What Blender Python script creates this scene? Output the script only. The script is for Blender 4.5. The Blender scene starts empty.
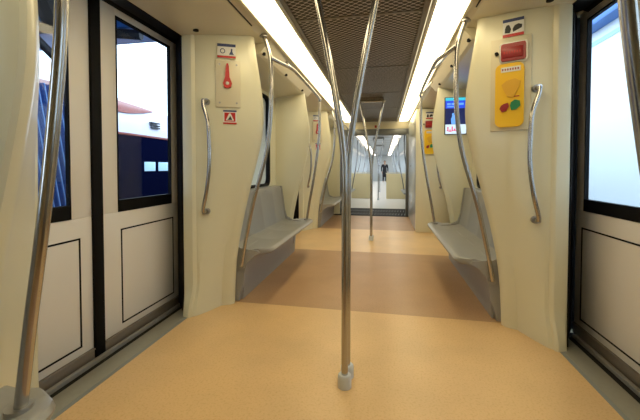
import bpy, bmesh, math, random
from mathutils import Vector
random.seed(4)
SC = bpy.context.scene
COL = SC.collection
PI = math.pi
# ------------------------------------------------------------------ camera, sky, exposure
cam_d = bpy.data.cameras.new('camera'); cam = bpy.data.objects.new('camera', cam_d); COL.objects.link(cam)
cam.location = (0.196, 0.0, 1.15)
cam.rotation_euler = (math.radians(88.5), 0, math.radians(10.8))
cam_d.lens = 18.84; cam_d.sensor_width = 36; cam_d.sensor_fit = 'HORIZONTAL'
cam_d.shift_x = 0.0; cam_d.shift_y = -0.0517; cam_d.clip_start = 0.02
SC.camera = cam
w = bpy.data.worlds.new('overcast_sky'); SC.world = w; w.use_nodes = True
bg = w.node_tree.nodes['Background']; bg.inputs[0].default_value = (0.74, 0.87, 1.0, 1); bg.inputs[1].default_value = 4.6
SC.view_settings.view_transform = 'Standard'; SC.view_settings.look = 'None'
SC.view_settings.exposure = 0.0; SC.view_settings.gamma = 1.0
LAMP = 6.8

# ------------------------------------------------------------------ materials
def mat(name, col, rough=0.5, metal=0.0, spec=0.5, noise=0.0, nscale=40.0, bump=0.0, coat=0.0, emis=None, estr=0.0):
    m = bpy.data.materials.new(name); m.use_nodes = True
    nt = m.node_tree; p = nt.nodes['Principled BSDF']
    p.inputs['Base Color'].default_value = (*col, 1); p.inputs['Roughness'].default_value = rough
    p.inputs['Metallic'].default_value = metal; p.inputs['Specular IOR Level'].default_value = spec
    p.inputs['Coat Weight'].default_value = coat; p.inputs['Coat Roughness'].default_value = 0.15
    if emis: p.inputs['Emission Color'].default_value = (*emis, 1); p.inputs['Emission Strength'].default_value = estr
    tc = nt.nodes.new('ShaderNodeTexCoord'); nz = nt.nodes.new('ShaderNodeTexNoise')
    nz.inputs['Scale'].default_value = nscale; nz.inputs['Detail'].default_value = 3
    nt.links.new(tc.outputs['Object'], nz.inputs['Vector'])
    if noise:
        mx = nt.nodes.new('ShaderNodeMixRGB'); mx.inputs[1].default_value = (*[c*(1-noise) for c in col], 1)
        mx.inputs[2].default_value = (*[min(1, c*(1+noise)) for c in col], 1)
        nt.links.new(nz.outputs['Fac'], mx.inputs[0]); nt.links.new(mx.outputs[0], p.inputs['Base Color'])
    if bump:
        b = nt.nodes.new('ShaderNodeBump'); b.inputs['Strength'].default_value = bump; b.inputs['Distance'].default_value = 0.002
        nt.links.new(nz.outputs['Fac'], b.inputs['Height']); nt.links.new(b.outputs[0], p.inputs['Normal'])
    return m

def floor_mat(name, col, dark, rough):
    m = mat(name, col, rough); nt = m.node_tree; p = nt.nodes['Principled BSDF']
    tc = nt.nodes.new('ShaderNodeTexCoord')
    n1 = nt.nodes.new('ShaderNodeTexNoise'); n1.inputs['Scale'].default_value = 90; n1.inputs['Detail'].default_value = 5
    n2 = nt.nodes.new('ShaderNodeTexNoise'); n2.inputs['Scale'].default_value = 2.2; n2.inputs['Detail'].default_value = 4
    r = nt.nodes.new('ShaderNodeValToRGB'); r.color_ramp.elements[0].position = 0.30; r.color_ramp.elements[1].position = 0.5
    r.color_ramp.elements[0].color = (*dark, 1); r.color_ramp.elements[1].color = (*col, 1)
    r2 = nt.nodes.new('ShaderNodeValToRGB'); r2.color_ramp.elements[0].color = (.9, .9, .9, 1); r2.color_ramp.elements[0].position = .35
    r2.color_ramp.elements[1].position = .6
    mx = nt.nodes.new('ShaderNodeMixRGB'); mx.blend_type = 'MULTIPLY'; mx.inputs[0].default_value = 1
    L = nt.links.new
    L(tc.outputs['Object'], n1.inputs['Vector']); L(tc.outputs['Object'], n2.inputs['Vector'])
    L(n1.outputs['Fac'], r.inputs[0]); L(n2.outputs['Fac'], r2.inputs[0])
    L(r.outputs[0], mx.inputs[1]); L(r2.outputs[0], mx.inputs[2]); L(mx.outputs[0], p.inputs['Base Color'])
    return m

def glass_mat(name, tint, refl):
    m = bpy.data.materials.new(name); m.use_nodes = True; nt = m.node_tree; nt.nodes.clear()
    o = nt.nodes.new('ShaderNodeOutputMaterial'); t = nt.nodes.new('ShaderNodeBsdfTransparent'); g = nt.nodes.new('ShaderNodeBsdfGlossy')
    t.inputs[0].default_value = (*tint, 1); g.inputs['Roughness'].default_value = 0.02
    lw = nt.nodes.new('ShaderNodeLayerWeight'); lw.inputs[0].default_value = .5
    pw = nt.nodes.new('ShaderNodeMath'); pw.operation = 'POWER'; pw.inputs[1].default_value = 5
    f = nt.nodes.new('ShaderNodeMath'); f.operation = 'MULTIPLY_ADD'; f.inputs[1].default_value = .5; f.inputs[2].default_value = refl
    x = nt.nodes.new('ShaderNodeMixShader'); L = nt.links.new
    L(lw.outputs['Facing'], pw.inputs[0]); L(pw.outputs[0], f.inputs[0])
    L(f.outputs[0], x.inputs[0]); L(t.outputs[0], x.inputs[1]); L(g.outputs[0], x.inputs[2]); L(x.outputs[0], o.inputs[0])
    return m

def mesh_mat():   # expanded-metal ceiling sheet
    m = mat('expanded_metal_sheet', (.3, .27, .24), 0.45, 0.5); nt = m.node_tree; p = nt.nodes['Principled BSDF']; L = nt.links.new
    tc = nt.nodes.new('ShaderNodeTexCoord'); sx = nt.nodes.new('ShaderNodeSeparateXYZ'); L(tc.outputs['Object'], sx.inputs[0])
    def mth(op, a, b=None):
        n = nt.nodes.new('ShaderNodeMath'); n.operation = op
        for i, v in enumerate((a, b)):
            if v is None: continue
            if isinstance(v, (int, float)): n.inputs[i].default_value = v
            else: L(v, n.inputs[i])
        return n.outputs[0]
    u = mth('MULTIPLY', sx.outputs['X'], 2*PI/0.060); v = mth('MULTIPLY', sx.outputs['Y'], 2*PI/0.050)
    k = mth('ADD', mth('COSINE', u), mth('COSINE', v))
    k = mth('ABSOLUTE', k)
    r = nt.nodes.new('ShaderNodeValToRGB'); L(k, r.inputs[0])
    r.color_ramp.elements[0].position = .28; r.color_ramp.elements[0].color = (.50, .45, .40, 1)
    r.color_ramp.elements[1].position = .5; r.color_ramp.elements[1].color = (.03, .026, .024, 1)
    L(r.outputs[0], p.inputs['Base Color'])
    return m

M = dict(
 cream=mat('cream_panel', (.735, .71, .53), .30, noise=.02, nscale=6, coat=.25),
 cream_ceil=mat('cream_ceiling', (.66, .60, .44), .32, noise=.02, nscale=6, coat=.3),
 door=mat('door_enamel', (.78, .75, .70), .35, noise=.02, nscale=5),
 white2=mat('pale_wall', (.50, .54, .56), .3, coat=.3),
 steel=mat('brushed_steel', (.47, .46, .45), .19, 1.0),
 steel_dull=mat('dull_steel', (.42, .41, .39), .38, .9, noise=.06),
 alu=mat('sill_aluminium', (.34, .33, .27), .45, .3, noise=.08, nscale=30),
 sillgrey=mat('sill_grey', (.25, .27, .25), .5),
 railgrey=mat('rail_grey', (.36, .35, .33), .35, .4), railbrown=mat('rail_brown', (.26, .22, .18), .4, .3),
 black=mat('black_rubber', (.004, .004, .005), .6, spec=.15),
 dark=mat('dark_groove', (.01, .01, .01), .6, spec=.2),
 seat=mat('grey_seat_plastic', (.30, .30, .285), .34, noise=.03, nscale=12, coat=.15),
 seatbase=mat('grey_seat_base', (.33, .33, .32), .42, noise=.03, nscale=12),
 sock=mat('white_socket', (.62, .66, .68), .4),
 red=mat('red_plastic', (.50, .006, .005), .35),
 redd=mat('dark_red_plastic', (.30, .01, .012), .35),
 yellow=mat('yellow_plastic', (.88, .53, .01), .35),
 yellow2=mat('ochre_plastic', (.74, .40, .02), .4),
 green=mat('green_button', (.01, .22, .08), .35),
 paper=mat('sticker_white', (.78, .78, .74), .4),
 navy=mat('sticker_navy', (.03, .05, .16), .4),
 cream2=mat('cream_laminate', (.74, .64, .37), .35),
 plate=mat('beige_plate', (.70, .64, .46), .35),
 ink=mat('ink_black', (.02, .02, .02), .5),
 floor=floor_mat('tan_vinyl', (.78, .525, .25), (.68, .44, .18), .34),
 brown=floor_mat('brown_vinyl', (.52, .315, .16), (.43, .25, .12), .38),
 floor2=mat('pale_vinyl', (.78, .77, .74), .3, noise=.03),
 mesh=mesh_mat(),
 meshbar=mat('ceiling_bar', (.22, .20, .175), .4, .5),
 lamp=mat('lamp_diffuser', (.9, .85, .75), .4, emis=(1.0, .83, .50), estr=LAMP),
 lamp2=mat('lamp_diffuser_cool', (.9, .9, .9), .4, emis=(1.0, .90, .74), estr=6.0),
 glass=glass_mat('clear_glass', (.93, .95, .96), .04),
 glass_r=glass_mat('door_glass', (.88, .92, .95), .03),
 gang=mat('gangway_rubber', (.02, .023, .028), .7, spec=.15),
 ridge=mat('gangway_ridge', (.28, .31, .33), .35, .6),
 frame2=mat('pale_grey_metal', (.55, .58, .56), .25, .3),
 frame=mat('gangway_grey', (.14, .15, .155), .4, .3),
 asphalt=mat('asphalt', (.06, .06, .065), .9, noise=.2),
 roofblue=mat('blue_roof_sheet', (.05, .19, .58), .4, noise=.2, nscale=2),
 ridgelight=mat('pale_blue_highlight', (.16, .34, .75), .4),  # paler blue, painted light along the ribs
 ribblue=mat('blue_ribbed_reflection', (.025, .085, .32), .4),  # colour of the reflection stand-in
 beam=mat('dark_beam', (.02, .022, .03), .5),
 twhite=mat('tram_white', (.60, .60, .72), .3),
 tred=mat('tram_red', (.20, .014, .004), .35),
 tdark=mat('tram_glass', (.002, .003, .016), .6, spec=.0),
 twin=mat('tram_lit_window', (.2, .3, .4), .2, emis=(.45, .75, 1.0), estr=.9),
 wallwhite=mat('white_cladding', (.86, .92, .95), .6),
 coat=mat('black_coat', (.012, .012, .016), .8),
 skin=mat('skin', (.5, .3, .2), .6), hair=mat('dark_hair', (.02, .015, .01), .6), shirt=mat('white_shirt', (.7, .7, .7), .7),
)

def scr(name, c, s): return mat(name, (.02, .02, .02), .2, emis=c, estr=s)
S = dict(cyan=scr('screen_cyan', (.05, .6, .75), 1.1), blue=scr('screen_blue', (.02, .08, .8), 1.1), dk=scr('screen_dark', (.01, .02, .12), .8),
         wh=scr('screen_white', (.72, .9, 1.0), 1.1), lb=scr('screen_lightblue', (.15, .4, 1.0), 1.2), pk=scr('screen_pink', (.9, .08, .25), 1.0))

# ------------------------------------------------------------------ mesh helpers
class MB:
    def __init__(s): s.bm = bmesh.new()
    def face(s, pts):
        return s.bm.faces.new([s.bm.verts.new(p) for p in pts])
    def box(s, x0, x1, y0, y1, z0, z1, bev=0.0, seg=2):
        t = bmesh.new(); bmesh.ops.create_cube(t, size=1)
        for v in t.verts: v.co = Vector(((x0+x1)/2+v.co.x*(x1-x0), (y0+y1)/2+v.co.y*(y1-y0), (z0+z1)/2+v.co.z*(z1-z0)))
        if bev: bmesh.ops.bevel(t, geom=t.edges[:], offset=bev, segments=seg, affect='EDGES', profile=.5)
        s.add(t); return s
    def add(s, t):
        mp = {}
        for v in t.verts: mp[v] = s.bm.verts.new(v.co)
        for f in t.faces: s.bm.faces.new([mp[v] for v in f.verts])
        t.free()
    def loft(s, rings, cap=True, closed=True):
        R = [[s.bm.verts.new(p) for p in r] for r in rings]; n = len(R[0])
        for a, b in zip(R, R[1:]):
            for i in range(n if closed else n-1):
                j = (i+1) % n; s.bm.faces.new((a[i], a[j], b[j], b[i]))
        if cap: s.bm.faces.new(R[0]); s.bm.faces.new(R[-1][::-1])
        return s
    def tube(s, pts, r, n=12, smooth=6, taper=None):
        P = [Vector(p) for p in pts]
        if smooth > 1 and len(P) > 2:
            Q = [P[0]*2-P[1]] + P + [P[-1]*2-P[-2]]; out = []
            for i in range(1, len(Q)-2):
                for k in range(smooth):
                    t = k/smooth; a, b, c, d = Q[i-1:i+3]
                    out.append(.5*((2*b)+(c-a)*t+(2*a-5*b+4*c-d)*t*t+(3*b-a-3*c+d)*t**3))
            out.append(P[-1]); P = out
        rings = []; up = None
        for i, p in enumerate(P):
            d = (P[min(i+1, len(P)-1)]-P[max(i-1, 0)]).normalized()
            if up is None: up = d.orthogonal().normalized()
            up = (up-d*up.dot(d)).normalized(); q = d.cross(up)
            rr = r if taper is None else r*taper(i/(len(P)-1))
            rings.append([p+up*math.cos(2*PI*k/n)*rr+q*math.sin(2*PI*k/n)*rr for k in range(n)])
        return s.loft(rings)
    def cyl(s, a, b, r, n=20, r2=None):
        return s.tube([a, b], r, n, 1, (lambda t: 1+(r2/r-1)*t) if r2 else None)
    def prism(s, poly, fn, d0, d1):      # polygon in 2D, fn(u, v, d) -> 3D
        return s.loft([[fn(u, v, d0) for u, v in poly], [fn(u, v, d1) for u, v in poly]])
    def build(s, name, m, parent=None, smooth=True, loc=None, angle=35):
        bmesh.ops.recalc_face_normals(s.bm, faces=s.bm.faces[:])
        me = bpy.data.meshes.new(name); s.bm.to_mesh(me); s.bm.free()
        if smooth:
            for p in me.polygons: p.use_smooth = True
            try: me.set_sharp_from_angle(angle=math.radians(angle))
            except Exception: pass
        me.materials.append(m); o = bpy.data.objects.new(name, me); COL.objects.link(o)
        if parent: o.parent = parent
        if loc: o.location = loc
        return o

def tag(o, label=None, cat=None, group=None, kind=None):
    if label: o['label'] = label
    if cat: o['category'] = cat
    if group: o['group'] = group
    if kind: o['kind'] = kind
    return o
def empty(name, loc=(0, 0, 0), rz=0.0):
    o = bpy.data.objects.new(name, None); COL.objects.link(o); o.location = loc; o.rotation_euler = (0, 0, rz); o.empty_display_size = .05
    return o
def struct(name, mb, m, smooth=False, parent=None):
    o = mb.build(name, m, parent, smooth)
    if not parent: o['kind'] = 'structure'
    return o
def copy_tree(o, parent=None):
    c = o.copy(); COL.objects.link(c)
    if parent: c.parent = parent
    for ch in list(o.children): copy_tree(ch, c)
    return c
def dup(o, loc, label, group=None, rz=None):
    c = copy_tree(o); c.location = loc
    if rz is not None: c.rotation_euler = (0, 0, rz)
    c['label'] = label
    if group: c['group'] = group
    return c
def rrect(w_, h_, r, n=5):
    out = []
    for cx, cy, a in ((w_/2-r, h_/2-r, 0), (-w_/2+r, h_/2-r, 90), (-w_/2+r, -h_/2+r, 180), (w_/2-r, -h_/2+r, 270)):
        for k in range(n+1):
            t = math.radians(a+90*k/n); out.append((cx+r*math.cos(t), cy+r*math.sin(t)))
    return out

PER = 3.63; BC = 3.635                      # module length, bay centre
SIDES = ((-1, 'left'), (1, 'right'))
# ------------------------------------------------------------------ floor
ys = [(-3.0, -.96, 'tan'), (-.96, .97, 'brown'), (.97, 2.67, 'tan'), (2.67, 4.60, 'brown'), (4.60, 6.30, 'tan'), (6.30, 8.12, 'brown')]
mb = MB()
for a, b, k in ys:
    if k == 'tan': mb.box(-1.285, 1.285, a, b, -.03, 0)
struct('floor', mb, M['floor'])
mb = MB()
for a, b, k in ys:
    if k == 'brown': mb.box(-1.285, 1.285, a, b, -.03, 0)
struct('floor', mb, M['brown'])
struct('floor', MB().box(-1.5, 1.5, 9.62, 30, -.03, 0.0), M['floor2'])
struct('floor', MB().box(-1.62, 1.62, -3, 30, -.14, -.035), M['dark'])
# ------------------------------------------------------------------ ceilings (car 1 and the car beyond the gangway)
def section_y(mb, poly, y0, y1): return mb.prism(poly, lambda u, v, d: (u, d, v), y0, y1)
def ceil(y0, y1, msh, cr):
    struct('ceiling', MB().box(-.46, .46, y0, y1, 2.275, 2.30), msh)
    mb = MB()
    for s in (-1, 1):
        section_y(mb, [(s*.765, 2.262), (s*.82, 2.235), (s*1.36, 2.172), (s*1.36, 2.40), (s*.765, 2.40)], y0, y1)
    side = struct('ceiling', mb, cr)
    mb = MB()
    for s in (-1, 1): section_y(mb, [(s*.46, 2.262), (s*.50, 2.262), (s*.50, 2.32), (s*.46, 2.32)], y0, y1)
    y = y0+.3
    while y < y1:
        mb.box(-.46, .46, y, y+.03, 2.270, 2.276); y += 1.3
    if y0 < 0:
        mb2 = MB()
        for s in (-1, 1):
            for k in (-1, 0, 1):
                section_y(mb2, [(s*.765, 2.262), (s*.86, 2.15), (s*.89, 2.138), (s*1.36, 2.09), (s*1.36, 2.27), (s*.80, 2.27)], 2.78+k*PER, min(4.62+k*PER, 8.25))
        struct('ceiling', mb2, cr)
    struct('trim_1' if y0 < 0 else 'trim_2', mb, M['meshbar'])
    struct('ceiling', MB().box(-1.66, 1.66, y0, y1, 2.40, 2.45), M['frame'])
    return side
side_ceiling = ceil(-3.0, 8.25, M['mesh'], M['cream_ceil']); ceil(9.6, 30, M['white2'], M['white2'])
for s, sd in SIDES:
    for y0, y1, mt, lab in ((-.7, 8.15, M['lamp'], 'long glowing warm white light strip along %s side of the near carriage ceiling'),
                            (9.8, 29.5, M['lamp2'], 'distant ceiling light strip on %s side beyond the gangway')):
        r = empty('ceiling_light', (s*(.622 if s < 0 else .645), (y0+y1)/2, 2.262)); h = (y1-y0)/2
        tag(r, lab % sd, 'ceiling light', 'ceiling light strips')
        mb = MB(); section_y(mb, [(-.107, .004), (-.085, -.004), (.085, -.004), (.107, .004), (.107, .03), (-.107, .03)], -h, h); mb.build('diffuser', mt, r)
        mb = MB()
        for q in (-1, 1): section_y(mb, [(q*.107, -.012), (q*.125, -.016), (q*.130, -.010), (q*.130, .03), (q*.107, .03)], -h, h)
        mb.build('frame', M['cream_ceil'], r)
# small black caps and slot in the side ceiling
proto = None
for s, sd in SIDES:
    for i, (x, y) in enumerate(((1.20, 2.33), (.855, 2.84), (.855, 3.52), (.855, 4.25), (.855, 7.2))):
        z = 2.235-(x-.82)*.1167 if i == 0 else 2.157
        if proto is None: proto = o = MB().cyl((0, 0, -.008), (0, 0, .01), .021).build('cap', M['black'])
        else: o = proto.copy(); COL.objects.link(o)
        o.parent = side_ceiling; o.location = (s*x, y, z)
    struct('trim_%d' % (3 if s < 0 else 4), MB().box(min(s*.80, s*.808), max(s*.80, s*.808), 1.0, 2.45, 2.236, 2.243), M['dark'])
# ------------------------------------------------------------------ side walls (bays) + windows
def bay_wall(s, yc, m, win=True):
    mb = MB(); x0, x1 = sorted((s*1.25, s*1.60)); h = .965
    if win:
        mb.box(x0, x1, yc-h, yc+h, -.03, .93); mb.box(x0, x1, yc-h, yc+h, 2.05, 2.42)
        mb.box(x0, x1, yc-h, yc-.62, .93, 2.05); mb.box(x0, x1, yc+.48, yc+h, .93, 2.05)
    else: mb.box(x0, x1, yc-h, yc+h, -.03, 2.42)
    return mb
wn = 0
def bay_window(s, yc):
    global wn; wn += 1
    root = empty('window_%d' % wn, (s*1.262, yc-.07, .93)); root['kind'] = 'structure'
    outer = rrect(1.11, 1.13, .09); inner = rrect(1.05, 1.07, .07)
    mb = MB(); f = lambda p, d: (d, p[0], p[1]+.56)
    rings = [[f(p, 0) for p in outer], [f(p, -s*.02) for p in outer], [f(p, -s*.02) for p in inner], [f(p, s*.03) for p in inner]]
    mb.loft(rings, cap=False); mb.build('window_frame', M['black'], root)
    MB().box(min(s*.006, s*.012), max(s*.006, s*.012), -.54, .54, .02, 1.10).build('pane', M['glass'], root)
for s, sd in SIDES:
    w_ = bay_wall(s, BC-PER, M['cream'])
    x0, x1 = sorted((s*1.25, s*1.6)); w_.box(x0, x1, -3.0, BC-PER-.965, -.03, 2.42)
    for yc in ((BC, BC+PER) if s < 0 else (BC,)):
        w2 = bay_wall(s, yc, None); w_.add(w2.bm)
    x0, x1 = sorted((s*.88, s*1.62)); w_.box(x0, x1, 8.28, 8.36, 0, 2.42)
    # wall above the doors
    for yd in (1.82, 5.45):
        x0, x1 = sorted((s*1.50, s*1.62)); w_.box(x0, x1, yd-.86, yd+.86, 2.215, 2.42)
    struct('wall_'+sd, w_, M['cream'])
    for yc in ((BC-PER, BC, BC+PER) if s < 0 else (BC-PER, BC)): bay_window(s, yc)
struct('wall_back', MB().box(-1.62, 1.62, -3.06, -3.0, -.03, 2.45), M['cream'])
# equipment cabinet on the right behind the second door
r = empty('equipment_cabinet', (1.025, 6.2, 0)); tag(r, 'tall cream cabinet past second right door, floor to ceiling, beside the gangway', 'cabinet')
mb = MB(); mb.box(-.27, .36, .0, .05, 0.0, 2.20, .012); mb.build('front_panel', M['cream'], r)
MB().box(-.262, .57, .05, 1.95, 0, 2.20, .006).build('body', M['frame2'], r)
MB().cyl((-.270, 1.2, 1.2), (-.262, 1.2, 1.2), .02).build('lock', M['ink'], r)
# car 2 walls
for s, sd in SIDES:
    mb = MB(); x0, x1 = sorted((s*1.30, s*1.6))
    mb.box(x0, x1, 9.6, 30, -.03, .9); mb.box(x0, x1, 9.6, 30, 2.0, 2.42)
    y = 9.6
    while y < 29.9:
        mb.box(x0, x1, y, y+.5, .9, 2.0); y += 1.21
    mb.box(*sorted((s*.88, s*1.62)), 9.55, 9.63, 0, 2.42)
    struct('wall_'+sd, mb, M['white2'])
struct('wall_end', MB().box(-1.6, 1.6, 29.9, 30, -.03, 2.45), M['white2'])
# ------------------------------------------------------------------ sliding doors
dn = 0
def door_leaf(s, y0, y1, ya, yb, third=None):
    """leaf from y0 to y1 with window/panel line from ya to yb"""
    global dn; dn += 1
    X = lambda a, b: sorted((s*a, s*b))
    r = empty('door_%d' % dn, (0, 0, 0)); r['kind'] = 'structure'
    mb = MB(); a, b = X(1.53, 1.55)
    mb.box(a, b, y0, y1, .05, .86, .003); mb.box(a, b, y0, ya, .86, 2.22, .003); mb.box(a, b, yb, y1, .86, 2.22, .003); mb.box(a, b, ya, yb, 2.145, 2.22, .003)
    mb.build('door_leaf', M['door'], r)
    a, b = X(1.526, 1.552); mb = MB()
    for q in ((ya, ya+.008, .86, 2.145), (yb-.008, yb, .86, 2.145), (ya, yb, .86, .94), (ya, yb, 2.133, 2.145)): mb.box(a, b, *q)
    mb.build('window_gasket', M['black'], r)
    a, b = X(1.532, 1.537); MB().box(a, b, ya, yb, .86, 2.145).build('pane', M['glass_r'], r)
    a, b = X(1.5275, 1.5305); mb = MB()
    pa, pb, za, zb, t = ya+(.02 if third > 0 else -.02), yb+(.02 if third > 0 else .055), .105, .745, .010
    for q in ((pa, pa+t, za, zb), (pb-t, pb, za, zb), (pa, pb, za, za+t), (pa, pb, zb-t, zb)): mb.box(a, b, *q)
    mb.build('panel_seam', M['black'], r)
    mb = MB(); a, b = X(1.518, 1.55); mb.box(a, b, y0+.01, y1-.01, -.012, .062, .004); a, b = X(1.512, 1.53); mb.box(a, b, y0+.01, y1-.01, .052, .062, .002)
    mb.build('bottom_rail', M['railbrown'], r)
    return r
for s, sd in SIDES:
    for yd in (1.82, 5.45):
        dc = yd-.07+(.075 if s > 0 else 0); door_leaf(s, dc+.03, dc+.83, dc+.17, dc+.735, 1); door_leaf(s, dc-.83, dc-.03, dc-.735, dc-.17, -1)
        # black seals : middle, top, jambs
        mb = MB(); mb.box(*sorted((s*1.512, s*1.575)), dc-.036, dc+.036, .0, 2.22, .006)
        mb.prism([(s*1.345, 2.168), (s*1.50, 2.205), (s*1.535, 2.19), (s*1.60, 2.2), (s*1.60, 2.25), (s*1.345, 2.20)], lambda u, v, d: (u, d, v), yd-.78, yd+.74)
        for q in (-1, 1):
            yj = yd-(.037 if q < 0 else 0)
            mb.prism([(s*1.335, yj+q*.565), (s*1.36, yj+q*.555), (s*1.45, yj+q*(.66 if s < 0 or q < 0 else .73)), (s*1.52, yj+q*(.735 if s < 0 or q < 0 else .845)), (s*1.60, yj+q*.85), (s*1.60, yj+q*.86), (s*1.40, yj+q*.86)],
                     lambda u, v, d: (u, v, d), 0, 2.2)
        struct('trim_%d' % (5+(s > 0)+2*(yd > 3)), mb, M['black'], True)
        mb = MB()
        for k in range(9):
            y = yd-.6+k*.15; mb.cyl((s*1.42, y, 2.176), (s*1.42, y, 2.19), .006, 8)
        # sill
        r = empty('door_sill', (s*1.35, yd, 0))
        tag(r, {(-1, 1.82): 'metal threshold strip below the two near left doors', (1, 1.82): 'metal threshold strip below the near right door, photo\'s lower right',
                (-1, 5.45): 'metal threshold below the second set of left doors', (1, 5.45): 'metal threshold below the second set of right doors'}[(s, yd)], 'threshold', 'door thresholds')
        MB().box(*sorted((-s*.045, s*.075)), -.72, .72, -.03, .004, .002).build('tread_strip', M['alu'], r)
        MB().box(*sorted((-s*.068, -s*.045)), -.72, .72, -.03, .002).build('edge_strip', M['sillgrey'], r)
        MB().box(*sorted((s*.075, s*.22)), -.74, .74, -.034, -.012).build('track_groove', M['dark'], r)
        MB().box(*sorted((s*.125, s*.150)), -.76, .74, -.03, .012, .003).build('track_rail', M['railgrey'], r)
# ------------------------------------------------------------------ end panels (draught screens)
EP = [(0, 1.05), (.1, 1.047), (.4, 1.028), (.64, .985), (.92, .92), (1.23, .835), (1.42, .79), (1.58, .778), (1.75, .79), (1.95, .825), (2.25, .87)]
def edge(z):
    for (z0, a), (z1, b) in zip(EP, EP[1:]):
        if z <= z1:
            t = (z-z0)/(z1-z0); return a+(b-a)*t
    return EP[-1][1]
def edge_s(z): return sum(edge(min(2.25, max(0, z+d))) for d in (-.12, -.06, 0, .06, .12))/5
FD = .22
def end_panel(s, far, m=None):
    """local origin at bay centre; near one sits at the low-Y end"""
    rings = []
    N = 48
    for i in range(N+1):
        z = 2.24*i/N; e = edge_s(z); k = max(0, 1-z/.26); fl = (.012 if far else .075)*k*k*(3-2*k)
        P = [(1.36, 2.68), (1.36, 2.388), (1.345, 2.372-fl*.2), (1.325, 2.370-fl*.7), (1.275, 2.378-fl), (1.262, 2.388-fl), (1.255, 2.402-fl*.9), (1.235, 2.408-fl*.8)]
        for t in (.2, .4, .6, .8, 1.0):
            x = 1.235+(e+.085-1.235)*t; bow = -.012*math.sin(PI*t)
            P.append((x, 2.408+(2.572-2.408)*t+bow-fl*.8*(1-t)))
        P += [(e+.05, 2.588), (e+.022, 2.604), (e+.006, 2.624), (e, 2.645), (e+.006, 2.663), (e+.024, 2.677), (e+.05, 2.68)]
        if far: P = [(x, y+.035+(FD-.035)*min(1, max(0, (1.36-x)/(1.36-e)))) if q < len(P)-1 else (x, y+FD) for q, (x, y) in enumerate(P)]
        if far: P[0] = (1.36, 2.68+FD)
        rings.append([(s*x, (BC-y if far else y-BC), z) for x, y in P])
    r = MB().loft(rings)
    return r.build('end_panel', m or M['cream'], smooth=True, angle=28)
EPP = {}
def place_panel(s, far, yc, label, group='moulded end panels beside the doors'):
    k = (s, far)
    if k not in EPP: o = EPP[k] = end_panel(s, far)
    else: o = EPP[k].copy(); COL.objects.link(o)
    o.location = (0, yc, 0); tag(o, label, 'partition', group); return o
place_panel(-1, False, BC, 'cream moulded end panel with red lever, left between door and bench')
place_panel(1, False, BC, 'cream moulded end panel carrying the yellow intercom, right of the bench')
place_panel(-1, True, BC, 'cream curved end panel at far end of the left bench')
place_panel(1, True, BC, 'cream curved end panel with the video screen, far end of right bench')
place_panel(-1, True, BC-PER, 'large cream panel edge in the left foreground before the first door')
place_panel(1, True, BC-PER, 'cream end panel nearest the camera on the right, before the right door')
place_panel(-1, False, BC+PER, 'cream curved end panel past the second left door, hiding distant bench')
# ------------------------------------------------------------------ benches
def bench(s):
    r = empty('bench_seat')
    L = .89; FE = .775
    # pan with dished places and rounded front corners
    prof = [(1.16, .52), (1.12, .485), (1.06, .462), (.98, .452), (.90, .450), (.83, .455), (.775, .462), (.75, .456), (.738, .44), (.742, .424), (.765, .412), (.84, .405), (.94, .385), (1.16, .37)]
    rings = []; N = 60
    for i in range(N+1):
        y = -L+2*L*i/N; d = min(y+L, L-y); c = max(0, 1-d/.10); cut = .10*(1-math.sqrt(max(0, 1-c*c)))
        ph = ((y+L)/(2*L)*4) % 1; dish = math.sin(PI*ph)**.8
        ring = []
        for j, (x, z) in enumerate(prof):
            t = (1.16-x)/.42; xx = x+cut*t**1.5
            zz = z-(.009*dish*math.sin(PI*min(1, max(0, (1.14-x)/.36))) if j < 7 else 0)
            if y > FE-.01 and xx > .985:
                xx, zz = (1.0-.004*j, .450+.001*j) if j < 5 else (.99, .386)
            ring.append((s*xx, y, zz))
        rings.append(ring)
    MB().loft(rings).build('seat', M['seat'], r, angle=40)
    # backrest
    prof = [(1.10, .47), (1.115, .56), (1.135, .70), (1.155, .84), (1.165, .895), (1.18, .915), (1.25, .92), (1.25, .47)]
    rings = []
    for i in range(N+1):
        y = -L+(L+FE)*i/N; ph = ((y+L)/(L+FE)*4) % 1; dish = math.sin(PI*ph)**.8; d = min(y+L, FE-y); c = max(0, 1-d/.08)
        rings.append([(s*(x+(.014*dish if 0 < j < 4 else 0)), y, z-(.05*c*c if z > .85 else 0)) for j, (x, z) in enumerate(prof)])
    MB().loft(rings).build('backrest', M['seat'], r, angle=40)
    # base box with a small ledge at the foot
    prof = [(.93, .39), (.965, .33), (.985, .25), (1.0, .15), (1.01, .005), (1.03, .004), (1.03, .45), (1.0, .45)]
    MB().prism(prof, lambda u, v, d: (s*u, d, v), -L+.03, L-.03).build('base', M['seatbase'], r, angle=30)
    # curved side cheeks
    pr = [(1.03, .005), (1.022, .06), (.985, .16), (.975, .26), (.955, .33), (.90, .39), (.84, .43), (.86, .445), (1.0, .46), (1.09, .50), (1.12, .60), (1.16, .91), (1.25, .91), (1.25, .005)]
    for ya, yb in ((-L-.018, -L+.02), (FE-.04, FE)):
        MB().prism(pr, lambda u, v, d: (s*u, d, v), ya, yb).build('end_cheek', M['seatbase'], r, angle=30)
    return r
BP = {}
def place_bench(s, yc, label):
    if s not in BP: o = BP[s] = bench(s); tag(o, None, 'bench')
    else: o = copy_tree(BP[s])
    o.location = (0, yc-.045, 0); tag(o, label, 'bench', 'grey moulded bench seats')
place_bench(-1, BC, 'grey moulded plastic bench under the left window')
place_bench(1, BC, 'grey moulded plastic bench below the video screen on the right')
place_bench(-1, BC-PER, 'grey bench whose rounded corner shows in the lower left foreground')
place_bench(1, BC-PER, 'grey bench behind the right foreground pole, beside the camera')
place_bench(-1, BC+PER, 'small distant grey bench past the second left door')
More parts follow.
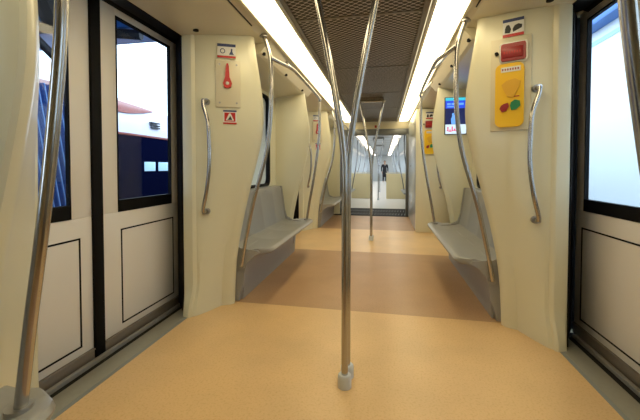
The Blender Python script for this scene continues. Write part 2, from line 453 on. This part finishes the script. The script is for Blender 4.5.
# ------------------------------------------------------------------ side handrails
FP = 4.395; NP = 2.662
def handrail(s):
    r = empty('handrail'); T = lambda P: [(s*x, y-BC, z) for x, y, z in P]; R = .0165
    MB().tube(T([(.79, NP, 2.25), (.755, NP, 2.16), (.725, NP, 2.02), (.722, NP, 1.75), (.735, NP, 1.5), (.775, NP, 1.25), (.88, NP, .88), (.945, NP, .58), (.995, NP, .31)]), R).build('pole', M['steel'], r)
    MB().tube(T([(.65, FP, 2.03), (.65, FP, 1.95), (.65, FP, 1.75), (.662, FP, 1.50), (.70, FP, 1.20), (.74, FP, .95), (.785, FP, .70), (.825, FP, .455)]), R).build('pole', M['steel'], r)
    MB().tube(T([(.725, NP, 2.06), (.68, 2.78, 2.05), (.63, 2.95, 2.05), (.62, 3.2, 2.05), (.62, 3.8, 2.05), (.63, 4.3, 2.05), (.65, FP, 2.04)]), R*.95).build('overhead_rail', M['steel'], r)
    for y in (3.28, 4.36):
        MB().tube(T([(.78, y, 2.22), (.70, y, 2.13), (.625, y, 2.055)]), .011).build('bracket', M['steel'], r)
    mb = MB(); mb.cyl(*T([(.79, NP, 2.235), (.79, NP, 2.25)]), .032)
    mb.build('flange', M['steel_dull'], r)
    MB().cyl(*T([(.83, FP, .45), (.83, FP, .468)]), .034).build('flange', M['steel_dull'], r)
    MB().cyl(*T([(.995, NP-.005, .31), (.995, NP+.045, .31)]), .024).build('flange', M['steel_dull'], r)
    return r
HP = {}
def place_rail(s, yc, label):
    if s not in HP: o = HP[s] = handrail(s); tag(o, None, 'handrail')
    else: o = copy_tree(HP[s])
    o.location = (0, yc, 0); tag(o, label, 'handrail', 'curved steel handrails over the benches'); return o
place_rail(-1, BC, 'steel handrail with two curved poles at the left bench')
place_rail(1, BC, 'steel handrail with two curved poles at the right bench below the screen')
place_rail(-1, BC-PER, 'thick looking steel pole of the handrail in the left foreground')
place_rail(1, BC-PER, 'steel pole of the handrail cut by the right edge of the photo')
place_rail(-1, BC+PER, 'distant curved handrail past the second left door')
# ------------------------------------------------------------------ centre poles
def centre_pole():
    r = empty('centre_pole')
    for q, y in ((-1, -.045), (1, .045)):
        MB().tube([(q*.002, y, .03), (q*.002, y, .6), (q*.004, y, 1.10), (q*.016, y*.9, 1.28), (q*.05, y*.7, 1.50), (q*.105, y*.4, 1.80), (q*.165, 0, 2.10), (q*.185, 0, 2.20)], .0175, 16).build('tube', M['steel'], r)
        MB().loft([[(q*.002+rr*math.cos(2*PI*k/24), y+rr*math.sin(2*PI*k/24), z) for k in range(24)] for rr, z in ((.036, 0), (.036, .05), (.034, .062), (.030, .067), (.018, .067))]).build('base_socket', M['sock'], r)
    mb = MB(); mb.box(-.215, .215, -.035, .035, 2.195, 2.225, .012); mb.box(-.19, .19, -.03, .03, 2.22, 2.275)
    mb.build('top_bracket', M['steel'], r)
    return r
cp = centre_pole(); cp.location = (0.0, 1.775, 0); tag(cp, 'forked steel centre pole in the foreground with pale floor sockets', 'pole', 'forked centre poles')
dup(cp, (0, 5.42, 0), 'second forked steel centre pole, between the second doors', 'forked centre poles')
# ------------------------------------------------------------------ grab handles on end panels
def grab(s):
    r = empty('grab_handle')
    f = lambda d, o, z: (s*d, o, z)
    MB().tube([f(0, -.055, .89), f(-.010, -.065, .84), f(-.05, -.075, .72), f(-.062, -.08, .55), f(-.06, -.08, .38), f(-.035, -.075, .20), f(-.002, -.065, .07), f(.006, -.055, .03)], .014).build('bar', M['steel'], r)
    for z, d in ((.89, 0), (.03, .006)):
        MB().tube([f(d, .02, z), f(d, -.03, z), f(d, -.055, z)], .015, 14, 3).build('stem', M['steel'], r)
        MB().cyl(f(d, .012, z), f(d, -.012, z), .024).build('flange', M['steel_dull'], r)
    return r
for s, sd in SIDES:
    g = grab(s); g.location = (s*1.17, 2.425, .78)
    tag(g, 'bent steel grab handle on the %s end panel beside the door' % sd, 'grab handle', 'bent steel grab handles')
    dup(g, (s*1.17, 2.425+PER if s < 0 else 6.19, .78), 'small distant grab handle %s' % ('past the second left door' if s < 0 else 'on the tall cream cabinet'), 'bent steel grab handles')
# ------------------------------------------------------------------ things on the end panels (local frame: x right, -y towards viewer)
def panel_face(s, x):   # point and rotation on the slanted face
    t = (1.235-x)/(1.235-.875); return (s*x, 2.408+.164*t-.012*math.sin(PI*t))
ANG = math.atan2(.164, .36)
def bx(mb, x0, x1, z0, z1, d0, d1, bev=.0): return mb.box(x0, x1, -d1, -d0, z0, z1, bev)
def mount(name, s, x, z, off=.0):
    px, py = panel_face(s, x); r = empty(name, (px, py-.002-off, z), (ANG if s < 0 else -ANG)); return r
# emergency lever box (left)
def lever_box():
    r = empty('emergency_lever')
    bx(MB(), -.095, .095, -.185, .185, -.03, .014, .005).build('plate', M['plate'], r)
    for x in (-.065, .065):
        for z in (-.15, .15): MB().cyl((x, -.013, z), (x, -.018, z), .008, 10).build('screw', M['steel_dull'], r)
    MB().prism([(-.034, 0), (-.024, -.03), (.0, -.036), (.024, -.03), (.034, 0), (.024, .03), (.016, .05), (.012, .13), (.006, .155), (-.006, .155), (-.012, .13), (-.018, .05)],
               lambda u, v, d: (u-.005, -d, v), .014, .034).build('lever', M['red'], r)
    MB().cyl((-.005, -.034, 0), (-.005, -.038, 0), .013, 14).build('pivot', M['steel_dull'], r)
    return r
def sticker_a():
    r = empty('notice_sticker'); bx(MB(), -.07, .07, -.055, .055, -.012, .002).build('backing', M['paper'], r)
    bx(MB(), -.07, .07, .033, .055, .001, .003).build('header', M['navy'], r); bx(MB(), -.07, .07, -.055, -.038, .001, .003).build('footer', M['red'], r)
    mb = MB()
    n = 16
    rg = lambda R_: [(-.03+R_*math.cos(2*PI*k/n), -.003, -.002+R_*math.sin(2*PI*k/n)) for k in range(n)]
    mb.loft([rg(.020), rg(.014)], cap=False).build('pictogram', M['navy'], r); mb = MB()
    mb.prism([(.02, -.028), (.058, -.028), (.05, -.018), (.044, .0), (.046, .016), (.034, .02), (.032, -.004), (.024, -.014)], lambda u, v, d: (u, -d, v), .001, .003)
    mb.build('pictogram', M['navy'], r); return r
def sticker_b():
    r = empty('warning_sticker'); bx(MB(), -.052, .052, -.055, .055, -.012, .0015).build('backing', M['paper'], r)
    bx(MB(), -.052, .052, .042, .055, .001, .003).build('header', M['navy'], r)
    bx(MB(), -.042, .042, -.034, .036, .001, .0025).build('field', M['red'], r)
    bx(MB(), -.052, .052, -.055, -.042, .001, .003).build('footer', M['red'], r)
    MB().prism([(-.032, -.026), (.032, -.026), (.006, .03), (-.006, .03)], lambda u, v, d: (u, -d, v), .002, .0035).build('triangle', M['paper'], r)
    MB().prism([(-.02, -.022), (.02, -.022), (.012, -.008), (.002, .012), (-.006, -.006)], lambda u, v, d: (u, -d, v), .003, .0045).build('figure', M['ink'], r)
    return r
def put(o, name, s, x, z, label, cat, group=None):
    px, py = panel_face(s, x); o.location = (px, py-.004, z); o.rotation_euler = (0, 0, ANG*(1 if s < 0 else -1) * -1 if False else (-ANG if s > 0 else ANG)); tag(o, label, cat, group); return o
lv = put(lever_box(), '', -1, 1.02, 1.815, 'beige plate with red emergency lever on left end panel', 'emergency lever', 'emergency levers')
sa = put(sticker_a(), '', -1, 1.03, 2.075, 'white notice sticker with navy header above the red lever', 'sticker', 'notice stickers')
sb = put(sticker_b(), '', -1, 1.01, 1.555, 'small red warning sticker below the lever plate', 'sticker', 'notice stickers')
for src, lab, g in ((lv, 'distant beige emergency lever plate past the second left door', 'emergency levers'), (sa, 'distant notice sticker above the far lever plate', 'notice stickers'),
                    (sb, 'distant warning sticker under the far lever plate', 'notice stickers')):
    dup(src, (src.location.x, src.location.y+PER, src.location.z), lab, g)
# intercom (right)
def intercom():
    r = empty('intercom')
    bx(MB(), -.12, .12, -.245, .38, -.03, .010, .004).build('plate', M['plate'], r)
    pb = MB(); pb.prism(rrect(.17, .425, .04), lambda u, v, d: (u-.004, -d, v-.01), .009, .03); o = pb.build('housing', M['yellow'], r)
    bx(MB(), -.055, .06, .145, .178, .029, .032).build('label_strip', M['paper'], r)
    mb = MB()
    for k in range(7): bx(mb, -.048+k*.015, -.040+k*.015, .155, .168, .031, .0335)
    mb.build('label_lettering', M['redd'], r)
    MB().prism([(-.035, .02), (-.015, -.02), (.02, -.03), (.05, .03), (.06, .075), (.03, .095), (-.02, .085), (-.05, .06)], lambda u, v, d: (u, -d, v), .029, .04).build('speaker_grille', M['yellow2'], r)
    MB().prism([(-.06, -.10), (-.045, -.122), (-.02, -.115), (-.004, -.085), (-.01, -.062), (-.035, -.068), (-.052, -.08)], lambda u, v, d: (u, -d, v), .029, .042).build('button', M['redd'], r)
    MB().prism([(.002, -.085), (.01, -.112), (.04, -.108), (.062, -.085), (.058, -.055), (.03, -.045), (.008, -.06)], lambda u, v, d: (u, -d, v), .029, .042).build('button', M['green'], r)
    bx(MB(), .02, .055, -.025, -.018, .029, .031).build('marking', M['red'], r)
    return r
def red_box():
    r = empty('alarm_box')
    MB().prism(rrect(.165, .135, .02), lambda u, v, d: (u, -d, v), -.02, .014).build('surround', M['steel_dull'], r)
    MB().prism(rrect(.145, .115, .014), lambda u, v, d: (u, -d, v), .010, .026).build('cover', M['redd'], r)
    bx(MB(), -.068, .058, -.04, .032, .02, .032, .006).build('pull_handle', M['redd'], r)
    mb = MB()
    for k in range(7): bx(mb, -.055+k*.015, -.047+k*.015, -.012, .004, .032, .0335)
    mb.build('lettering', M['red'], r)
    MB().cyl((-.10, .01, .005), (-.10, -.016, .005), .012, 12).build('lock', M['black'], r)
    return r
def sticker_c():
    r = empty('notice_sticker'); bx(MB(), -.062, .062, -.06, .06, -.012, .002).build('backing', M['paper'], r)
    bx(MB(), -.062, .062, .04, .06, .001, .003).build('header', M['navy'], r); bx(MB(), -.062, .062, -.06, -.04, .001, .003).build('footer', M['red'], r)
    mb = MB()
    mb.prism([(-.05, -.03), (-.02, -.034), (-.012, -.01), (-.024, .022), (-.04, .02), (-.048, .0)], lambda u, v, d: (u, -d, v), .001, .003).build('pictogram', M['ink'], r); mb = MB()
    mb.prism([(.0, -.03), (.05, -.01), (.052, .01), (.03, .02), (.008, .012), (-.004, -.01)], lambda u, v, d: (u, -d, v), .001, .003)
    mb.build('pictogram', M['ink'], r); return r
ic = put(intercom(), '', 1, 1.035, 1.65, 'yellow intercom with green and red buttons on right end panel', 'intercom', 'yellow intercoms')
rb = put(red_box(), '', 1, 1.045, 1.925, 'red alarm box mounted just above the near yellow intercom', 'alarm box', 'red alarm boxes')
rb.location.y -= .012
sc = put(sticker_c(), '', 1, 1.045, 2.095, 'notice sticker with dark pictograms above the near red alarm box', 'sticker', 'notice stickers')
dup(ic, (.985, 6.197, 1.62), 'distant yellow intercom on the tall cream cabinet', 'yellow intercoms', 0)
dup(rb, (.985, 6.185, 1.92), 'distant red alarm box on the tall cream cabinet', 'red alarm boxes', 0)
dup(sc, (.985, 6.197, 2.08), 'distant notice sticker near the cabinet top', 'notice stickers', 0)
# pink sticker on left wall near far panel
o = bx(MB(), -.03, .03, -.035, .035, 0, .003).build('warning_sticker', M['tred'], loc=(-1.21, BC+.75, 1.66)); tag(o, 'faint red sticker on far end panel beside the left window', 'sticker')
# video screen
r = empty('video_screen', (1.055, BC+.732, 1.79)); tag(r, 'portrait video screen showing blue advert on right far end panel', 'screen')
bx(MB(), -.128, .128, -.228, .228, -.01, .018, .004).build('casing', M['ink'], r)
bx(MB(), -.12, .12, -.22, .22, .017, .0195).build('display', S['dk'], r)
bx(MB(), -.12, .12, .185, .22, .019, .0205).build('title_bar', S['cyan'], r)
bx(MB(), -.12, .12, .09, .185, .019, .0205).build('blue_banner', S['blue'], r)
mb = MB()
for k, (a, b) in enumerate(((-.1, -.06), (-.05, -.01), (0, .02), (.035, .09))): bx(mb, a, b, .13, .155, .0200, .0212)
bx(mb, -.1, .0, .105, .118, .02, .0212)
mb.build('banner_lettering', S['lb'], r)
MB().prism([(-.05, -.10), (.0, -.10), (-.005, -.04), (-.015, .0), (-.02, .03), (-.035, .035), (-.045, .02), (-.04, .0), (-.055, -.04)], lambda u, v, d: (u, -d, v), .019, .0208).build('picture_figure', S['lb'], r)
bx(MB(), -.12, .12, -.22, -.105, .019, .0205).build('white_banner', S['wh'], r)
mb = MB()
for x, h in ((-.09, .05), (-.065, .02), (-.04, .055), (-.012, .03), (.01, .045), (.035, .02)): bx(mb, x-.007, x+.007, -.185, -.185+h, .0200, .0212)
mb.tube([(-.105, -.0205, -.178), (-.06, -.0205, -.19), (-.02, -.0205, -.176), (.02, -.0205, -.19), (.045, -.0205, -.178)], .005, 6, 4)
mb.build('white_banner_lettering', S['pk'], r)
# ------------------------------------------------------------------ gangway
r = empty('gangway_portal', (0, 8.35, 0)); tag(r, 'grey steel gangway portal frame at the end of the carriage', 'portal')
MB().box(-.93, .93, -.08, .08, 1.95, 2.10, .02).build('lintel', M['frame'], r)
MB().box(-.93, .93, -.06, .06, 2.10, 2.40, .01).build('header_panel', M['cream_ceil'], r)
for q in (-1, 1): MB().box(q*.77-.055, q*.77+.055, -.09, .09, 0, 1.97, .02).build('post', M['frame'], r)
MB().box(-.03, .02, -.065, -.06, 2.13, 2.19).build('notice', M['redd'], r)
r = empty('gangway_floor', (0, 8.87, 0)); tag(r, 'dark ridged gangway floor plate between the carriages', 'floor plate')
MB().box(-1.0, 1.0, -.75, .75, -.03, .006).build('plate', M['gang'], r)
mb = MB()
for k in range(26):
    x = -.9+k*.072
    for y in (-.55, .05): mb.prism([(x, y), (x+.012, y), (x+.045, y+.3), (x+.036, y+.3)], lambda u, v, d: (u, v, d), .005, .010)
tag(mb.build('ridges', M['ridge'], r))
r = empty('gangway_bellows', (0, 8.96, 0)); tag(r, 'grey folded gangway bellows around the passage', 'bellows')
for q in (-1, 1):
    pts = [];
    for k in range(13): pts.append((q*(1.0+(.05 if k % 2 else 0)), -.58+k*.0967))
    MB().loft([[(x, y, z) for x, y in pts]+[(q*1.12, .6, z), (q*1.12, -.6, z)] for z in (0, 2.3)]).build('bellows_wall', M['frame'], r)
pts = [(-.58+k*.0967, 2.12+(.05 if k % 2 else 0)) for k in range(13)]
MB().loft([[(x, y, z) for y, z in pts]+[(x, .6, 2.35), (x, -.6, 2.35)] for x in (-1.1, 1.1)]).build('bellows_roof', M['frame'], r)
# ------------------------------------------------------------------ the car beyond
y2 = 10.9
for s, sd in SIDES:
    place_bench(s, y2-.4, 'tiny %s bench just beyond the gangway' % sd)
    place_rail(s, y2-.75, 'thin curved %s handrail seen just through the gangway' % sd)
    place_rail(s, y2+PER, 'faint %s handrail behind the distant low cream partition' % sd)
    place_rail(s, y2+2*PER, 'faintest %s handrail near the standing person' % sd)
    p = empty('low_partition', (s*.655, 12.8, 0)); tag(p, 'low cream partition on the %s beyond the gangway' % sd, 'partition', 'low partitions beyond the gangway')
    MB().box(-.37, .37, -.02, .02, 0, .94, .015).build('panel', M['cream2'], p)
    MB().tube([(-.35, 0, .94), (-.33, 0, .965), (.33, 0, .965), (.35, 0, .94)], .014, 8).build('top_rail', M['plate'], p)
dup(cp, (.0, 12.3, 0), 'thin distant forked centre pole beyond the gangway', 'forked centre poles')
dup(cp, (.0, 16.4, 0), 'farthest forked centre pole near the standing person', 'forked centre poles')
# ------------------------------------------------------------------ standing person
def skin_mesh(name, verts, edges, radii, m, parent, sub=2):
    me = bpy.data.meshes.new(name); me.from_pydata(verts, edges, []); o = bpy.data.objects.new(name, me); COL.objects.link(o); o.parent = parent
    bpy.context.view_layer.objects.active = o
    md = o.modifiers.new('Skin', 'SKIN'); sv = me.skin_vertices[0].data if me.skin_vertices else None
    if sv is None:
        me.attributes
    for i, rr in enumerate(radii): sv[i].radius = rr if isinstance(rr, tuple) else (rr, rr)
    sv[0].use_root = True
    s2 = o.modifiers.new('Subdivision', 'SUBSURF'); s2.levels = sub; s2.render_levels = sub
    me.materials.append(m); return o
per = empty('person', (.26, 27.5, 0), .15); tag(per, 'person in a long black coat standing in the distant aisle', 'person')
V = [(0, 0, .95), (0, 0, 1.15), (0, 0, 1.38), (0, 0, 1.48), (0, -.01, 1.57), (0, -.02, 1.66),
     (.10, 0, .88), (.11, -.01, .48), (.11, .02, .08), (.12, -.13, .03), (-.10, 0, .88), (-.11, -.03, .48), (-.12, .02, .08), (-.13, -.13, .03),
     (.18, 0, 1.40), (.25, .02, 1.12), (.24, -.06, .88), (.235, -.09, .78), (-.18, 0, 1.40), (-.25, .02, 1.12), (-.23, -.07, .88), (-.225, -.10, .78)]
E = [(0, 1), (1, 2), (2, 3), (3, 4), (4, 5), (0, 6), (6, 7), (7, 8), (8, 9), (0, 10), (10, 11), (11, 12), (12, 13), (2, 14), (14, 15), (15, 16), (16, 17), (2, 18), (18, 19), (19, 20), (20, 21)]
Rr = [(.15, .11), (.13, .10), (.15, .10), .055, .075, (.075, .09), .085, .058, .042, .035, .085, .058, .042, .035, .06, .042, .03, .03, .06, .042, .03, .03]
def hand_fingers(V, E, Rr, root, sx):
    b = Vector(V[root])
    for k in range(4):
        i = len(V); d = (-.012+k*.008)
        V += [tuple(b+Vector((sx*.002, d-.004, -.05))), tuple(b+Vector((0, d-.012, -.10+.008*abs(k-1.5))))]; E += [(root, i), (i, i+1)]; Rr += [.009, .008]
    i = len(V); V += [tuple(b+Vector((-sx*.01, -.035, -.03))), tuple(b+Vector((-sx*.015, -.045, -.06)))]; E += [(root, i), (i, i+1)]; Rr += [.010, .008]
hand_fingers(V, E, Rr, 17, 1); hand_fingers(V, E, Rr, 21, -1)
skin_mesh('body', V, E, Rr, M['skin'], per)
head = MB(); hb = bmesh.new(); bmesh.ops.create_uvsphere(hb, u_segments=20, v_segments=14, radius=1)
for v in hb.verts: v.co = Vector((v.co.x*.078, v.co.y*.095-.015, v.co.z*.118+1.635))
head.add(hb); head.box(-.012, .012, -.128, -.10, 1.60, 1.645, .008)
head.build('head', M['skin'], per)
hb = bmesh.new(); bmesh.ops.create_uvsphere(hb, u_segments=20, v_segments=14, radius=1); hm = MB()
for v in hb.verts: v.co = Vector((v.co.x*.088, v.co.y*.10+.008, max(v.co.z, -.35)*.12+1.66))
hm.add(hb); hm.build('hair', M['hair'], per)
V2 = [(0, 0, .40), (0, 0, .95), (0, 0, 1.15), (0, 0, 1.38), (0, 0, 1.45), (.19, 0, 1.40), (.26, .02, 1.12), (.245, -.06, .86), (-.19, 0, 1.40), (-.26, .02, 1.12), (-.235, -.07, .86)]
E2 = [(0, 1), (1, 2), (2, 3), (3, 4), (3, 5), (5, 6), (6, 7), (3, 8), (8, 9), (9, 10)]
skin_mesh('coat', V2, E2, [(.22, .15), (.18, .14), (.155, .125), (.175, .12), .07, .075, .055, .046, .075, .055, .046], M['coat'], per)
V3 = [(0, 0, .9), (.10, 0, .80), (.11, -.01, .48), (.11, .02, .10), (-.10, 0, .80), (-.11, -.03, .48), (-.12, .02, .10)]
skin_mesh('trousers', V3, [(0, 1), (1, 2), (2, 3), (0, 4), (4, 5), (5, 6)], [(.15, .12), .10, .075, .065, .10, .075, .065], M['coat'], per)
MB().prism([(-.03, 1.46), (.03, 1.46), (0, 1.33)], lambda u, v, d: (u, -d, v), .11, .145).build('shirt', M['shirt'], per)
# ------------------------------------------------------------------ outside
struct('ground', MB().box(-40, 40, -20, 60, -1.3, -1.2), M['asphalt'])
# white building on the right
r = empty('building', (4.3, 5, -1.2)); tag(r, 'bright white building wall seen through the right door window', 'building')
MB().box(-.1, .5, -9, 12, 0, 4.98).build('wall', M['wallwhite'], r)
MB().box(-.35, .6, -9, 12, 4.98, 5.15, .02).build('eave', M['roofblue'], r)
MB().box(-.112, -.1, -9, 12, 4.72, 4.80).build('band', mat('pale_green_band', (.45, .72, .70), .5), r)
mb = MB()
for y, z in ((-2.3, 2.9), (-2.2, 2.0), (-2.9, 2.3)): mb.cyl((-.115, y, z), (-.1, y, z), .012, 8)
mb.build('fixings', M['frame'], r)
# platform canopy, left
r = empty('platform_canopy', (-7.2, .9, 3.2)); tag(r, 'blue platform canopy seen at the top of the left door windows', 'canopy')
MB().box(-5, 5, -5, 4.0, 0, .12).build('roof_sheet', M['roofblue'], r)
for y in (-1.6, .2, 2.0, 3.2): MB().box(-5, 5, y, y+.07, -.09, 0).build('rib', M['roofblue'], r)
MB().box(-4.9, -4.75, -5, 4, -.3, 0).build('beam', M['beam'], r)
MB().tube([(3.7, 1.3, -.16), (3.7, 2.1, -.64), (3.7, 2.55, -.95), (3.7, 2.95, -1.25)], .045, 8).build('brace', M['beam'], r)
MB().tube([(3.9, 2.0, -.12), (3.75, 2.3, -.38)], .14, 10).build('lamp_housing', M['beam'], r)
MB().tube([(2.4, 3.0, -.06), (4.0, 3.35, -.16)], .07, 8).build('beam', M['beam'], r)
MB().cyl((3.7, 2.98, -4.4), (3.7, 2.98, 0), .05, 12).build('post', M['beam'], r)
# blue ribbed sheet, added to stand in for a reflection in the door glass
r = empty('ribbed_reflection', (-2.95, 2.45, -1.2)); tag(r, 'blue ribbed stand-in for a reflection in the near left door window', 'reflection stand-in')
mb = MB(); n = 90; pts = []
for k in range(n*4+1):
    y = -.95+1.95*k/(n*4); pts.append((.022*math.sin(2*PI*k/12), y))
tp = lambda y: 3.17
mb.loft([[(x, y, 0) for x, y in pts]+[(x-.03, y, 0) for x, y in pts[::-1]], [(x-.10, y-.45, tp(y)) for x, y in pts]+[(x-.13, y-.45, tp(y)) for x, y in pts[::-1]]])
mb.build('sheet', M['ribblue'], r)
mb = MB()  # pale tubes paint in rib highlights that the diffuse sky leaves flat
for k in range(30):
    y = -.95+1.95*(k+.25)/30; mb.tube([(.03, y, 0), (-.07, y-.45, 3.17)], .006, 5, 1)
mb.build('ridges', M['ridgelight'], r)
MB().box(-.12, .06, -.98, 1.02, 0, 1.9, .01).build('plinth', M['beam'], r)
# neighbouring train on the left
r = empty('train', (-5.4, 6.2, -1.2)); tag(r, 'white train with red swoosh and dark windows on the next track', 'train')
# body cross-section loft with a sloping nose towards +Y
def tr_ring(y, k, zk):  # k: width factor, zk: height factor
    P = [(0, .35), (.0, 1.2), (.02, 2.2), (.02, 3.08), (-.04, 3.4), (-.2, 3.75*zk), (-.55, 4.0*zk), (-1.3, 4.08*zk), (-2.05, 4.0*zk), (-2.55, 3.5*zk), (-2.6, .35)]
    return [(-1.3+(x+1.3)*k, y, z) for x, z in P]
rings = [tr_ring(-9, 1, 1), tr_ring(1.2, 1, 1), tr_ring(2.0, 1, .985), tr_ring(2.8, .98, .95), tr_ring(3.4, .93, .89), tr_ring(3.9, .84, .82)]
MB().loft(rings).build('car_body', M['twhite'], r, angle=40)
MB().box(.0, .035, -9, 3.3, .5, 3.08, .01).build('window_band', M['tdark'], r)
MB().box(.02, .045, -9, 3.3, 3.08, 3.13, .005).build('waist_stripe', M['tred'], r)
# swoosh: tapered curved sheet lying on the shoulder
sw = [(-9, 3.52, 3.97), (-1, 3.54, 3.95), (-.2, 3.57, 3.92), (.5, 3.60, 3.91), (1.0, 3.68, 3.87), (1.5, 3.79, 3.81)]
def shx(z): return -.04-.16*(z-3.4)/.35 if z < 3.75 else -.2-.35*(z-3.75)/.25
rg = []
for y, a, b in sw:
    zs = [a+(b-a)*k/5 for k in range(6)]; rg.append([(shx(z)+.03, y, z) for z in zs]+[(shx(z)-.02, y, z) for z in zs[::-1]])
MB().loft(rg).build('swoosh', M['tred'], r)
for y in (1.0, 1.5): 
    MB().box(.03, .05, y-.20, y+.18, 2.28, 2.50, .01).build('lit_window', M['twin'], r)
mb = MB()
for k in range(3): mb.box(-.06, .03, 1.1, 1.4, 3.33+k*.06, 3.36+k*.06)
mb.build('vent', M['beam'], r)
MB().box(-2.5, -.05, -9, 3.4, 0, .4).build('underframe', M['beam'], r)
